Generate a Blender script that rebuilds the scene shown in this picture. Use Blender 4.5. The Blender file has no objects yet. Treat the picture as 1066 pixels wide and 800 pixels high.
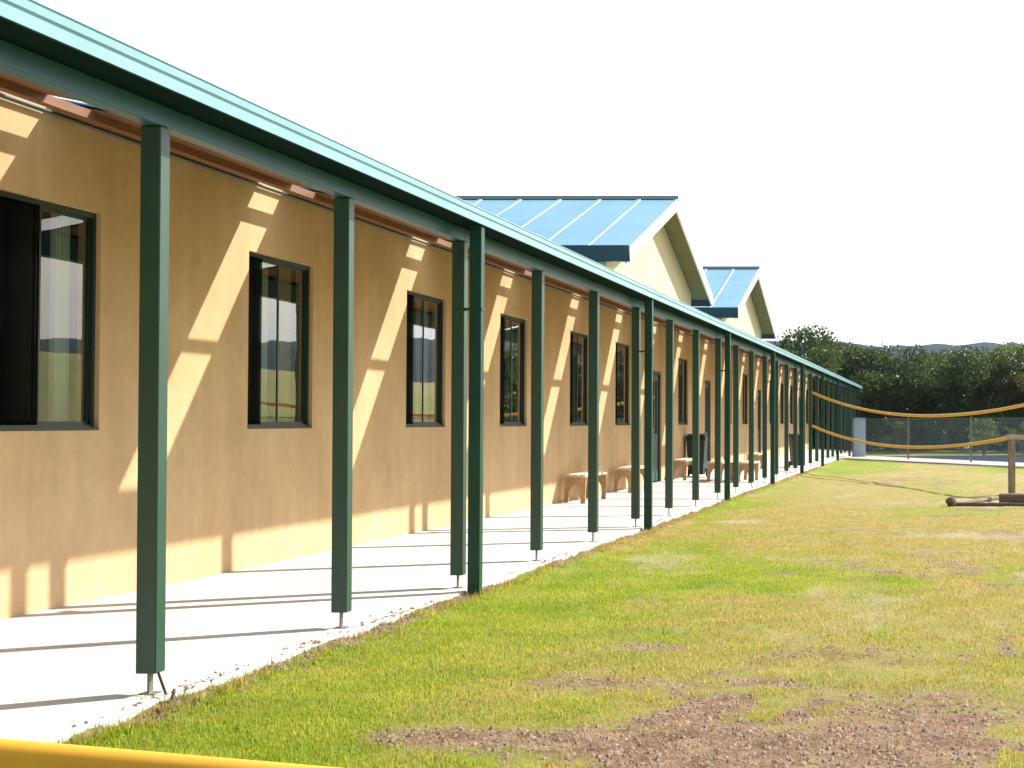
import bpy, bmesh, math, random
import numpy as np
from mathutils import Vector, Matrix
R = math.radians
random.seed(7); RNG = np.random.default_rng(11)
S = bpy.context.scene
COL = S.collection

# ------------------------------------------------------------------ helpers
def mesh_np(name, verts, faces, mats=None, parent=None, smooth=False):
    me = bpy.data.meshes.new(name)
    me.from_pydata([tuple(v) for v in verts], [], [tuple(f) for f in faces])
    me.update()
    o = bpy.data.objects.new(name, me); COL.objects.link(o)
    if mats is not None:
        for m in (mats if isinstance(mats, (list, tuple)) else [mats]): me.materials.append(m)
    if parent is not None: o.parent = parent
    if smooth: me.polygons.foreach_set('use_smooth', [True]*len(me.polygons))
    return o

def big_mesh(name, V, F, mat, parent=None, k=3):
    """V (n,3) float array, F (m,k) int array"""
    me = bpy.data.meshes.new(name)
    me.vertices.add(len(V)); me.vertices.foreach_set('co', V.astype(np.float32).ravel())
    me.loops.add(F.size); me.loops.foreach_set('vertex_index', F.astype(np.int32).ravel())
    me.polygons.add(len(F)); me.polygons.foreach_set('loop_start', np.arange(0, F.size, k, dtype=np.int32))
    me.update(calc_edges=True); me.validate()
    o = bpy.data.objects.new(name, me); COL.objects.link(o)
    me.materials.append(mat)
    if parent is not None: o.parent = parent
    return o

class MB:
    def __init__(s): s.v = []; s.f = []; s.sm = []
    def add(s, vs, fs, sm=False):
        n = len(s.v); s.v += [tuple(v) for v in vs]; s.f += [tuple(i+n for i in f) for f in fs]; s.sm += [sm]*len(fs)
    def box(s, x0, x1, y0, y1, z0, z1, M=None, bev=0.0):
        bm = bmesh.new()
        bmesh.ops.create_cube(bm, size=1)
        for v in bm.verts:
            v.co = Vector(((x0+x1)/2 + v.co.x*(x1-x0), (y0+y1)/2 + v.co.y*(y1-y0), (z0+z1)/2 + v.co.z*(z1-z0)))
        if bev: bmesh.ops.bevel(bm, geom=bm.edges[:], offset=bev, segments=1, affect='EDGES')
        if M is not None: bm.transform(M)
        bm.verts.index_update()
        s.add([v.co[:] for v in bm.verts], [[v.index for v in f.verts] for f in bm.faces]); bm.free()
    def tube(s, pts, r, n=10, cap=True):
        pts = [Vector(p) for p in pts]; rs = r if isinstance(r, (list, tuple)) else [r]*len(pts)
        vs = []; fs = []
        up = Vector((0, 0, 1))
        for i, p in enumerate(pts):
            d = (pts[min(i+1, len(pts)-1)] - pts[max(i-1, 0)]).normalized()
            a = d.cross(up)
            if a.length < .05: a = d.cross(Vector((1, 0, 0)))
            a.normalize(); b = d.cross(a)
            for k in range(n):
                t = 2*math.pi*k/n
                vs.append(p + a*math.cos(t)*rs[i] + b*math.sin(t)*rs[i])
        for i in range(len(pts)-1):
            for k in range(n):
                fs.append((i*n+k, i*n+(k+1) % n, (i+1)*n+(k+1) % n, (i+1)*n+k))
        s.add(vs, fs, True)
        if cap:
            m = len(pts)-1
            s.add(vs[:n], [tuple(range(n))]); s.add(vs[m*n:], [tuple(range(n))[::-1]])
    def prism(s, prof, y0, y1, close=True):
        """profile of (x,z) extruded in y"""
        n = len(prof)
        vs = [(x, y0, z) for x, z in prof] + [(x, y1, z) for x, z in prof]
        fs = [(i, (i+1) % n, n+(i+1) % n, n+i) for i in range(n if close else n-1)]
        if close: fs += [tuple(range(n))[::-1], tuple(range(n, 2*n))]
        s.add(vs, fs)
    def build(s, name, mat, parent=None):
        o = mesh_np(name, s.v, s.f, mat, parent)
        if any(s.sm): o.data.polygons.foreach_set('use_smooth', s.sm)
        bm = bmesh.new(); bm.from_mesh(o.data)
        bmesh.ops.recalc_face_normals(bm, faces=bm.faces[:]); bm.to_mesh(o.data); bm.free()
        return o

def tag(o, label=None, cat=None, group=None, kind=None):
    if label: o['label'] = label
    if cat: o['category'] = cat
    if group: o['group'] = group
    if kind: o['kind'] = kind
    return o
def empty(name, loc=(0, 0, 0), rz=0):
    o = bpy.data.objects.new(name, None); COL.objects.link(o)
    o.empty_display_size = .3
    o.location = loc; o.rotation_euler.z = rz; return o
def kids(o): return [c for c in bpy.data.objects if c.parent == o]
def copy_tree(o, parent=None):
    c = o.copy(); COL.objects.link(c)
    if parent is not None: c.parent = parent
    for ch in kids(o): copy_tree(ch, c)
    return c

# ---- numpy value noise
_T = RNG.random((256, 256))
def vnoise(x, y, s=1.0, ox=0, oy=0):
    x = np.asarray(x)/s+ox+500; y = np.asarray(y)/s+oy+500
    xi = np.floor(x).astype(int); yi = np.floor(y).astype(int)
    fx = x-xi; fy = y-yi; fx = fx*fx*(3-2*fx); fy = fy*fy*(3-2*fy)
    g = lambda a, b: _T[a % 256, b % 256]
    return (g(xi, yi)*(1-fx)+g(xi+1, yi)*fx)*(1-fy)+(g(xi, yi+1)*(1-fx)+g(xi+1, yi+1)*fx)*fy
def fbm(x, y, s, o=4, ox=0):
    r = 0; a = 1; t = 0
    for i in range(o):
        r = r+a*vnoise(x, y, s, ox+i*17.3, i*9.1); t += a; a *= .55; s /= 2.1
    return r/t
def sstep(a, b, x):
    t = np.clip((x-a)/(b-a), 0, 1); return t*t*(3-2*t)

# ------------------------------------------------------------------ materials
class NT:
    def __init__(s, name):
        s.m = bpy.data.materials.new(name); s.m.use_nodes = True
        s.t = s.m.node_tree; s.t.nodes.clear(); s.out = s.n('ShaderNodeOutputMaterial')
    def n(s, typ, **kw):
        nd = s.t.nodes.new(typ)
        for k, v in kw.items(): setattr(nd, k, v)
        return nd
    def l(s, a, b): s.t.links.new(a, b)
    def coord(s, scale=(1, 1, 1), world=False):
        if world: c = s.n('ShaderNodeNewGeometry').outputs['Position']
        else: c = s.n('ShaderNodeTexCoord').outputs['Object']
        mp = s.n('ShaderNodeMapping'); mp.inputs['Scale'].default_value = scale; s.l(c, mp.inputs['Vector'])
        return mp.outputs[0]
    def noise(s, scale, detail=4, rough=.55, sc=(1, 1, 1), world=False, dist=0):
        nd = s.n('ShaderNodeTexNoise'); nd.inputs['Scale'].default_value = scale
        nd.inputs['Detail'].default_value = detail; nd.inputs['Roughness'].default_value = rough
        nd.inputs['Distortion'].default_value = dist
        s.l(s.coord(sc, world), nd.inputs['Vector']); return nd.outputs['Fac']
    def ramp(s, fac, stops):
        r = s.n('ShaderNodeValToRGB'); e = r.color_ramp.elements
        while len(e) < len(stops): e.new(.5)
        for i, (p, c) in enumerate(stops):
            e[i].position = p; e[i].color = (*c, 1) if not isinstance(c, (int, float)) else (c, c, c, 1)
        s.l(fac, r.inputs[0]); return r.outputs[0]
    def mix(s, fac, a, b, mode='MIX'):
        m = s.n('ShaderNodeMix', data_type='RGBA', blend_type=mode)
        for sock, v in ((m.inputs[0], fac), (m.inputs[6], a), (m.inputs[7], b)):
            if isinstance(v, (int, float)): sock.default_value = v
            elif isinstance(v, tuple): sock.default_value = (*v, 1)
            else: s.l(v, sock)
        return m.outputs[2]
    def bump(s, h, strength=.3, dist=.01):
        b = s.n('ShaderNodeBump'); b.inputs['Strength'].default_value = strength; b.inputs['Distance'].default_value = dist
        s.l(h, b.inputs['Height']); return b.outputs[0]
    def pbr(s, col, rough=.6, metal=0, normal=None, spec=.5, **kw):
        p = s.n('ShaderNodeBsdfPrincipled')
        if isinstance(col, tuple): p.inputs['Base Color'].default_value = (*col, 1)
        else: s.l(col, p.inputs['Base Color'])
        if isinstance(rough, (int, float)): p.inputs['Roughness'].default_value = rough
        else: s.l(rough, p.inputs['Roughness'])
        p.inputs['Metallic'].default_value = metal; p.inputs['Specular IOR Level'].default_value = spec
        for k, v in kw.items(): p.inputs[k].default_value = v
        if normal is not None: s.l(normal, p.inputs['Normal'])
        s.l(p.outputs[0], s.out.inputs[0]); return p

def mottled(name, c1, c2, scale=3, rough=.6, bscale=60, bstr=.2, bdist=.004, metal=0, sc=(1, 1, 1), spec=.5, world=False):
    t = NT(name); f = t.noise(scale, 5, .6, sc, world)
    c = t.ramp(f, [(.3, c1), (.7, c2)])
    t.pbr(c, rough, metal, t.bump(t.noise(bscale, 3, .6, sc, world), bstr, bdist), spec); return t.m

M = {}
# rendered, earth-coloured wall: broad mottling, faint vertical water streaks, fine grain
t = NT('sand_render'); c = t.ramp(t.noise(.9, 6, .62, world=True), [(.28, (.58, .385, .205)), (.5, (.67, .45, .245)), (.74, (.75, .53, .31))])
st = t.ramp(t.noise(3.2, 4, .6, (1, 1, .12), True), [(.35, .82), (.62, 1.0)])
c = t.mix(.55, c, st, 'MULTIPLY')
c = t.mix(.4, c, t.ramp(t.noise(9, 5, .75, world=True), [(.3, .72), (.65, 1.)]), 'MULTIPLY')
t.pbr(c, .9, 0, t.bump(t.noise(38, 6, .7, world=True), .35, .006), .2); M['wall'] = t.m
M['gable'] = mottled('pale_render', (.64, .49, .28), (.72, .57, .35), 1.2, .9, 30, .2, .004, world=True, spec=.2)
M['green'] = mottled('green_steel_paint', (.002, .044, .025), (.004, .060, .034), 2.2, .42, 70, .05, .001, world=True, spec=.65)
M['pipe'] = mottled('downpipe_paint', (.002, .044, .028), (.005, .060, .037), 2.2, .40, 70, .05, .001, world=True, spec=.3)
M['beam'] = mottled('beam_paint', (.014, .095, .145), (.022, .120, .178), 1.6, .40, 50, .08, .001, world=True, spec=.45)
M['gutter'] = mottled('gutter_paint', (.14, .31, .34), (.19, .37, .40), 1.6, .32, 50, .03, .001, world=True)
M['darkgutter'] = mottled('dark_gutter_paint', (.006, .035, .042), (.010, .048, .055), 2, .4, 50, .03, .001)
M['timber'] = mottled('red_brown_timber', (.14, .052, .014), (.25, .10, .030), 3, .6, 40, .3, .003, sc=(6, .6, 6), world=True)
M['bench'] = mottled('varnished_timber', (.34, .19, .085), (.52, .33, .16), 4, .5, 30, .3, .002, sc=(5, .8, 5))
M['seat'] = mottled('pale_seat_timber', (.55, .42, .28), (.68, .55, .40), 4, .5, 30, .3, .002, sc=(5, .8, 5))
M['weathered'] = mottled('weathered_timber', (.20, .15, .10), (.42, .33, .23), 6, .85, 40, .6, .006, sc=(3, 3, .5))
M['log'] = mottled('dark_log', (.10, .065, .04), (.25, .17, .11), 5, .9, 26, .8, .01, sc=(.6, 3, 3))
M['soffit'] = mottled('soffit_boards', (.165, .115, .014), (.23, .165, .03), 2, .7, 20, .2, .003, sc=(1, 4, 1), world=True)
M['cream'] = mottled('cream_barge', (.72, .68, .56), (.78, .75, .63), 2, .6, 40, .1, .002)
M['frame'] = mottled('window_frame_green', (.004, .020, .017), (.007, .028, .023), 3, .35, 60, .03, .001)
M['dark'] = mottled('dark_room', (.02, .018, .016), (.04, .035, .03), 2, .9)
M['eave'] = mottled('eave_shade_black', (.002, .014, .011), (.004, .020, .016), 2, .9, spec=.02)  # near-black colour stands in for the shade under the verandah gutter
M['door'] = mottled('blue_green_door', (.02, .075, .08), (.03, .10, .105), 2, .45, 40, .05, .001)
M['galv'] = mottled('galvanised_steel', (.16, .155, .14), (.28, .27, .25), 14, .5, 90, .1, .001, metal=.7)
M['rust'] = mottled('rusty_steel', (.05, .028, .018), (.12, .06, .035), 20, .85, 60, .5, .003)
M['yellow'] = mottled('yellow_sleeve', (.68, .33, .006), (.76, .40, .012), 5, .45, 40, .15, .002)
M['bin'] = mottled('dark_green_plastic', (.005, .018, .012), (.008, .026, .018), 4, .5)
M['bark'] = mottled('bark', (.09, .075, .06), (.20, .17, .14), 4, .95, 14, .8, .03, sc=(3, 3, .6))
M['stone'] = mottled('soil_clod', (.13, .088, .055), (.36, .26, .17), 18, .95, 40, .8, .01)

# corrugated metal roof
def roof_mat(name, c1, c2, axis='X', pitch=.19):
    t = NT(name); c = t.ramp(t.noise(.8, 5, .6, world=True), [(.3, c1), (.7, c2)])
    t.pbr(c, .38, 0, t.bump(t.noise(7, 2, .5, world=True), .05, .01)); return t.m
M['roof'] = roof_mat('blue_green_roof_steel', (.095, .28, .39), (.135, .35, .46))

# concrete
t = NT('concrete'); c = t.ramp(t.noise(.7, 6, .62, world=True), [(.3, (.50, .48, .44)), (.7, (.63, .61, .57))])
c = t.mix(.5, c, t.ramp(t.noise(9, 6, .7, world=True), [(.3, .78), (.6, 1.)]), 'MULTIPLY')
t.pbr(c, .88, 0, t.bump(t.noise(55, 5, .7, world=True), .3, .003), .25); M['conc'] = t.m
M['asphalt'] = mottled('asphalt', (.012, .022, .05), (.022, .034, .07), 3, .95, 90, .3, .004, world=True, spec=.05)

# glass (thin): fresnel-mixed reflection over clear
def glass(name, tint=(.78, .84, .82), boost=1.0):
    t = NT(name); ge = t.n('ShaderNodeNewGeometry'); dp = t.n('ShaderNodeVectorMath', operation='DOT_PRODUCT')
    t.l(ge.outputs['Incoming'], dp.inputs[0]); t.l(ge.outputs['Normal'], dp.inputs[1])
    def mth(op, a, b=None):
        m_ = t.n('ShaderNodeMath', operation=op)
        for q, v in enumerate((a, b)):
            if v is None: continue
            if isinstance(v, (int, float)): m_.inputs[q].default_value = v
            else: t.l(v, m_.inputs[q])
        return m_.outputs[0]
    f5 = mth('POWER', mth('SUBTRACT', 1.0, mth('ABSOLUTE', dp.outputs['Value'])), 5.0)
    fres = mth('ADD', mth('MULTIPLY', f5, .95), .05)
    tr = t.n('ShaderNodeBsdfTransparent'); tr.inputs[0].default_value = (*tint, 1)
    gl = t.n('ShaderNodeBsdfGlossy'); gl.inputs['Roughness'].default_value = .012
    t.l(t.bump(t.noise(2.2, 2, .5, world=True), .05, .01), gl.inputs['Normal'])
    mx = t.n('ShaderNodeMixShader'); mm = t.n('ShaderNodeMath', operation='MULTIPLY'); mm.inputs[1].default_value = boost; mm.use_clamp = True
    t.l(fres, mm.inputs[0]); t.l(mm.outputs[0], mx.inputs[0]); t.l(tr.outputs[0], mx.inputs[1]); t.l(gl.outputs[0], mx.inputs[2])
    t.l(mx.outputs[0], t.out.inputs[0]); return t.m
M['glass'] = glass('window_glass', boost=2.4)
def veil(name, col, alpha, rough=.6):
    t = NT(name); tr = t.n('ShaderNodeBsdfTransparent'); d = t.n('ShaderNodeBsdfPrincipled')
    d.inputs['Base Color'].default_value = (*col, 1); d.inputs['Roughness'].default_value = rough; d.inputs['Specular IOR Level'].default_value = .5 if rough < .95 else .03
    mx = t.n('ShaderNodeMixShader'); mx.inputs[0].default_value = alpha
    t.l(tr.outputs[0], mx.inputs[1]); t.l(d.outputs[0], mx.inputs[2]); t.l(mx.outputs[0], t.out.inputs[0]); return t.m
M['poly'] = veil('clear_roof_sheet', (.8, .82, .8), .14, .3)
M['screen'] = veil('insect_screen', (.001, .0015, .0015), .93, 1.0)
M['mesh'] = veil('fence_mesh', (.12, .20, .22), .36, .8)
M['curtain'] = mottled('curtain_cloth', (.34, .25, .09), (.48, .38, .17), 1.5, .9, 4, .1, .004, sc=(1, 1.5, .1), world=True)
M['curtain2'] = mottled('pale_curtain_cloth', (.42, .50, .40), (.58, .66, .56), 1.5, .9, 4, .1, .004, sc=(1, 1.5, .1), world=True)
M['panel'] = veil('pale_sheet_panel', (.55, .66, .78), .85, .4)

# lawn: attribute masks give bare soil / dry turf / pale sand, shader noise the fine detail
def lawn_colour(t, blades=False):
    at = t.n('ShaderNodeAttribute', attribute_name='patch'); sp = t.n('ShaderNodeSeparateColor'); t.l(at.outputs['Color'], sp.inputs[0])
    bare, dry, pale = sp.outputs[0], sp.outputs[1], sp.outputs[2]
    g = t.ramp(t.noise(1.3, 6, .65, world=True), [(.30, (.17, .245, .018)), (.5, (.25, .31, .030)), (.7, (.34, .35, .055))])
    if not blades: g = t.mix(.5, g, t.ramp(t.noise(22, 5, .75, world=True), [(.35, .55), (.65, 1.)]), 'MULTIPLY')
    d = t.ramp(t.noise(3.1, 5, .7, world=True), [(.3, (.27, .24, .055)), (.7, (.38, .31, .115))])
    so = t.ramp(t.noise(5.5, 6, .75, world=True), [(.3, (.12, .068, .042)), (.5, (.26, .165, .105)), (.72, (.44, .31, .205))])
    pa = t.ramp(t.noise(4, 5, .7, world=True), [(.3, (.33, .28, .15)), (.7, (.44, .38, .25))])
    def sharpen(s_, n_, lo, hi):
        a = t.n('ShaderNodeMath', operation='ADD'); t.l(s_, a.inputs[0])
        m = t.n('ShaderNodeMath', operation='MULTIPLY_ADD'); t.l(t.noise(n_, 5, .75, world=True), m.inputs[0]); m.inputs[1].default_value = .9; m.inputs[2].default_value = -.45
        t.l(m.outputs[0], a.inputs[1])
        return t.ramp(a.outputs[0], [(lo, 0.), (hi, 1.)])
    c = t.mix(sharpen(dry, 4.5, .22, .72), g, d)
    c = t.mix(sharpen(bare, 9, .30, .66), c, so)
    c = t.mix(sharpen(pale, 7, .25, .85), c, pa)
    return c
t = NT('lawn'); c = lawn_colour(t)
h = t.noise(40, 6, .8, world=True); t.pbr(c, .95, 0, t.bump(h, .9, .025), .15); M['lawn'] = t.m
t = NT('grass_blades'); c = lawn_colour(t, True)
at = t.n('ShaderNodeAttribute', attribute_name='tone'); c = t.mix(1., c, at.outputs['Color'], 'MULTIPLY')
d = t.n('ShaderNodeBsdfDiffuse'); tl = t.n('ShaderNodeBsdfTranslucent'); mx = t.n('ShaderNodeMixShader'); mx.inputs[0].default_value = .45
t.l(c, d.inputs[0]); t.l(c, tl.inputs[0]); t.l(d.outputs[0], mx.inputs[1]); t.l(tl.outputs[0], mx.inputs[2]); t.l(mx.outputs[0], t.out.inputs[0]); M['blades'] = t.m

def leaf_mat(name, c1, c2, c3):
    t = NT(name); c = t.ramp(t.noise(.9, 4, .7, world=True), [(.3, c1), (.5, c2), (.72, c3)])
    d = t.n('ShaderNodeBsdfPrincipled'); d.inputs['Roughness'].default_value = .55; d.inputs['Specular IOR Level'].default_value = .3
    tl = t.n('ShaderNodeBsdfTranslucent'); mx = t.n('ShaderNodeMixShader'); mx.inputs[0].default_value = .38
    t.l(c, d.inputs[0]); t.l(c, tl.inputs[0]); t.l(d.outputs[0], mx.inputs[1]); t.l(tl.outputs[0], mx.inputs[2]); t.l(mx.outputs[0], t.out.inputs[0]); return t.m
M['leafA'] = leaf_mat('dark_leaves', (.018, .042, .012), (.055, .088, .020), (.13, .165, .040))
M['leafB'] = leaf_mat('olive_leaves', (.05, .075, .018), (.12, .15, .030), (.22, .24, .05))
M['leafC'] = leaf_mat('rusty_green_leaves', (.07, .055, .018), (.11, .095, .03), (.09, .13, .035))
M['hill'] = mottled('wooded_hill', (.010, .024, .032), (.024, .044, .052), .03, .95, .2, .5, 3, world=True, spec=.05)

# ------------------------------------------------------------------ camera
W0, H0, F, PX, PY = 1066., 800., 1720., 978., 440.
cam = bpy.data.cameras.new('camera'); co = bpy.data.objects.new('camera', cam); COL.objects.link(co); S.camera = co
cam.sensor_fit = 'HORIZONTAL'; cam.sensor_width = 36; cam.lens = F/W0*36
cam.shift_x = -(PX-W0/2)/W0
pit = math.atan((PY-H0/2)/F)
EYE = 1.35; GZ = -.07
co.location = (0, 0, EYE); co.rotation_euler = (math.pi/2+pit, 0, 0)
cam.clip_start = .1; cam.clip_end = 6000

# ------------------------------------------------------------------ light
sd = Vector((1, 1.24, 1.13)).normalized()
el = math.asin(sd.z); az = math.atan2(sd.x, sd.y)     # from +Y towards +X
sun = bpy.data.lights.new('sun', 'SUN'); so_ = bpy.data.objects.new('sun', sun); COL.objects.link(so_)
sun.energy = 5.0; sun.angle = R(.8); sun.color = (1, .95, .87)
so_.rotation_euler = (-sd).to_track_quat('-Z', 'Y').to_euler(); so_.location = (20, 20, 30)
w = bpy.data.worlds.new('World'); S.world = w; w.use_nodes = True
nt = w.node_tree; nt.nodes.clear()
sk = nt.nodes.new('ShaderNodeTexSky'); sk.sky_type = 'NISHITA'; sk.sun_disc = False; sk.sun_elevation = el; sk.sun_rotation = az
sk.air_density = 1.0; sk.dust_density = 2.0; sk.ozone_density = 1.0
bg = nt.nodes.new('ShaderNodeBackground'); ow = nt.nodes.new('ShaderNodeOutputWorld')
# thin bright cloud layer mixed over the sky
tc = nt.nodes.new('ShaderNodeTexCoord'); mp = nt.nodes.new('ShaderNodeMapping'); mp.inputs['Scale'].default_value = (1, 1, 3.2)
mp.inputs['Location'].default_value = (.35, .2, .1)
nz = nt.nodes.new('ShaderNodeTexNoise'); nz.inputs['Scale'].default_value = 2.4; nz.inputs['Detail'].default_value = 7; nz.inputs['Roughness'].default_value = .55
rp = nt.nodes.new('ShaderNodeValToRGB'); rp.color_ramp.elements[0].position = .34; rp.color_ramp.elements[1].position = .56
rp.color_ramp.elements[0].color = (.25, .25, .25, 1); rp.color_ramp.elements[1].color = (.95, .95, .95, 1)
mx = nt.nodes.new('ShaderNodeMix'); mx.data_type = 'RGBA'; mx.inputs[7].default_value = (8.6, 8.8, 9.0, 1)
nt.links.new(tc.outputs['Generated'], mp.inputs[0]); nt.links.new(mp.outputs[0], nz.inputs['Vector']); nt.links.new(nz.outputs[0], rp.inputs[0])
vm = nt.nodes.new('ShaderNodeVectorMath'); vm.operation = 'DOT_PRODUCT'; vm.inputs[1].default_value = (.45, .88, .1)
mr = nt.nodes.new('ShaderNodeMapRange'); mr.inputs[1].default_value = -.15; mr.inputs[2].default_value = .75; mr.inputs[3].default_value = .10; mr.inputs[4].default_value = 1.0
mu = nt.nodes.new('ShaderNodeMath'); mu.operation = 'MULTIPLY'
nt.links.new(tc.outputs['Generated'], vm.inputs[0]); nt.links.new(vm.outputs['Value'], mr.inputs[0]); nt.links.new(rp.outputs[0], mu.inputs[0]); nt.links.new(mr.outputs[0], mu.inputs[1])
nt.links.new(mu.outputs[0], mx.inputs[0]); nt.links.new(sk.outputs[0], mx.inputs[6]); nt.links.new(mx.outputs[2], bg.inputs[0])
nt.links.new(bg.outputs[0], ow.inputs[0]); bg.inputs[1].default_value = .105
S.view_settings.view_transform = 'Standard'; S.view_settings.look = 'None'; S.view_settings.gamma = 1; S.view_settings.use_curve_mapping = False
S.view_settings.exposure = 1.0
S.render.film_transparent = False

# ------------------------------------------------------------------ ground
def axis(dense0, dense1, step, lo, hi, g=1.22):
    a = list(np.arange(dense0, dense1+1e-6, step)); s = step; v = a[-1]
    while v < hi: s *= g; v += s; a.append(min(v, hi))
    s = step; v = a[0]; b = []
    while v > lo: s *= g; v -= s; b.append(max(v, lo))
    return np.array(b[::-1]+a)
def patches(x, y):
    x = np.asarray(x, float); y = np.asarray(y, float)
    def blob(cx, cy, rx, ry, a=1): return a*np.exp(-(((x-cx)/rx)**2+((y-cy)/ry)**2))
    n = fbm(x, y*.55, 1.0, 5, 3); n2 = fbm(x, y*.4, 2.2, 4, 31); n3 = fbm(x, y*.22, .9, 4, 77)
    near = 1-sstep(8.2, 14, y)
    n4 = fbm(x, y*.5, .38, 4, 13); reg = (1-sstep(9.5, 15, y))*sstep(-2.9, -1.2, x-.13*(y-8))
    n5 = fbm(x, y*.6, .14, 3, 61)
    bare = sstep(.44, .62, .45*n+.3*n4+.25*n5)*(.44+.34*reg)*(1-.55*np.exp(-((x+3.0)/.7)**2)) + .13*reg + .05*near
    bare = bare + blob(-1.35, 7.35, .95, .42, .55)+blob(-1.95, 9.0, .75, .40, .48)+blob(-2.35, 7.5, .45, .30, .5)+blob(-.1, 8.2, .6, .8, .42)+blob(-.3, 10.1, .55, .5, .22)
    bare = bare + blob(-.75, 6.9, .5, .5, .4)+blob(.55, 26, .8, 2.2, .18)+blob(-1.2, 41, 2.6, 3.0, .36)+blob(.8, 21.5, .8, 1.1, .2)+blob(-.9, 10.2, .55, .7, .20)+blob(.25, 12.2, .6, 1.2, .24)+blob(-.4, 15.5, .8, 1.5, .14)
    bare = bare - blob(-2.9, 8.6, .55, 1.8, .22)-blob(-3, 12, .8, 4, .2)
    edge = np.exp(-((x+3.74)/.10)**2)*(.55+.5*(fbm(x, y, .5, 3, 9)-.4)*2)     # trodden soil along the slab
    bare = np.maximum(bare, edge*np.where(y > 7, 1, 1.0))
    dry = sstep(.42, .62, n2)*.6+sstep(11, 20, y)*.30+blob(0, 20, 3.5, 5, .3)+blob(.2, 36, 2.5, 8, .25)-np.exp(-((x+3.1)/.8)**2)*.35
    pale = sstep(.46, .70, fbm(x, y*.3, .35, 3, 91))*.22+blob(-2.85, 23.6, .42, .62, .9)+blob(0.1, 20.7, 1.0, .75, .52)+blob(-1.6, 17, 1.2, 1.0, .25)+blob(1.9, 29.8, 1.5, 1.3, .9)+sstep(.46, .72, n3)*.30*sstep(8, 13, y)
    pale = pale+blob(-1.3, 30, 1.2, 2, .25)+blob(-.2, 14, .9, 1.4, .22)
    return np.clip(bare, 0, 1), np.clip(dry, 0, 1), np.clip(pale, 0, 1)
def gz(x, y):
    x = np.asarray(x, float)
    e = sstep(-3.45, -3.80, x)*(x < 0)
    return GZ+(fbm(x, y, .6, 3)-.5)*.035*(1-e)+e*(.028+.075*(fbm(x, y, .35, 3, 5)-.5)+.01)
xs = axis(-4.2, 4.2, .07, -320, 1100); ys = axis(5.6, 40, .07, -260, 1150, 1.12)
X, Y = np.meshgrid(xs, ys)
Z = np.where(Y < 85, gz(X, Y), GZ) + 15*sstep(38, 170, X)+8*sstep(160, 420, X) + (fbm(X, Y, 40, 3)-.5)*2.5*sstep(110, 260, np.hypot(X, Y))
Z = np.where((X < -3.86) & (Y > 0) & (Y < 80), GZ-.04, Z)
V = np.stack([X, Y, Z], -1).reshape(-1, 3)
ny, nx = X.shape; I = np.arange(nx*ny).reshape(ny, nx)
Fq = np.stack([I[:-1, :-1], I[:-1, 1:], I[1:, 1:], I[1:, :-1]], -1).reshape(-1, 4)
g = big_mesh('ground', V, Fq, M['lawn'], k=4)
b_, d_, p_ = patches(V[:, 0], V[:, 1])
ca = g.data.color_attributes.new('patch', 'FLOAT_COLOR', 'POINT')
ca.data.foreach_set('color', np.stack([b_, d_, p_, np.ones_like(b_)], -1).astype(np.float32).ravel())
g.data.polygons.foreach_set('use_smooth', [True]*len(g.data.polygons))
tag(g, kind='structure')

# grass blades on the near lawn
def blades(name, P, hmin, hmax, wmin, wmax, lean=.6):
    n = len(P); a = RNG.random(n)*2*np.pi; hh = hmin+(hmax-hmin)*RNG.random(n)**1.6; ww = wmin+(wmax-wmin)*RNG.random(n)
    la = RNG.random(n)*2*np.pi; ll = hh*lean*RNG.random(n)
    dx = np.cos(a)*ww/2; dy = np.sin(a)*ww/2
    A = np.stack([P[:, 0]-dx, P[:, 1]-dy, P[:, 2]-.004], -1); B = np.stack([P[:, 0]+dx, P[:, 1]+dy, P[:, 2]-.004], -1)
    C = np.stack([P[:, 0]+np.cos(la)*ll, P[:, 1]+np.sin(la)*ll, P[:, 2]+hh], -1)
    V = np.stack([A, B, C], 1).reshape(-1, 3); F_ = np.arange(3*n).reshape(-1, 3)
    o = big_mesh(name, V, F_, M['blades'], k=3)
    b, d, p = patches(P[:, 0], P[:, 1])
    c = np.repeat(np.stack([b*.8, d, p*.85, np.ones(n)], -1), 3, 0)
    o.data.color_attributes.new('patch', 'FLOAT_COLOR', 'POINT').data.foreach_set('color', c.astype(np.float32).ravel())
    tn = .90+.85*RNG.random(n); warm = RNG.random(n)
    tc_ = np.stack([tn*(.9+.35*warm), tn, tn*(.8+.3*warm), np.ones(n)], -1)
    o.data.color_attributes.new('tone', 'FLOAT_COLOR', 'POINT').data.foreach_set('color', np.repeat(tc_, 3, 0).astype(np.float32).ravel())
    return o
N = 420000
u = RNG.random(N); yy = 6.0*np.exp(u*math.log(40/6.0)); xx = -3.84+RNG.random(N)*(3.84+yy*.075+.5)
zz = gz(xx, yy)
b, d, p = patches(xx, yy)
nn = fbm(xx, yy, .22, 3, 55)
keep = (RNG.random(N) < 1-sstep(20, 39, yy)) & (RNG.random(N) < np.clip(1.05-1.45*sstep(.12, .72, b+(nn-.5)*1.0)-.9*sstep(.35, .7, p), .2, 1))
P = np.stack([xx, yy, zz], -1)[keep]
sc_ = 1+P[:, 1]/22
gr = blades('grass', P, .008, .030, .004, .010)
tag(gr, 'short patchy lawn grass in front of the verandah', 'grass', kind='stuff')
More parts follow.
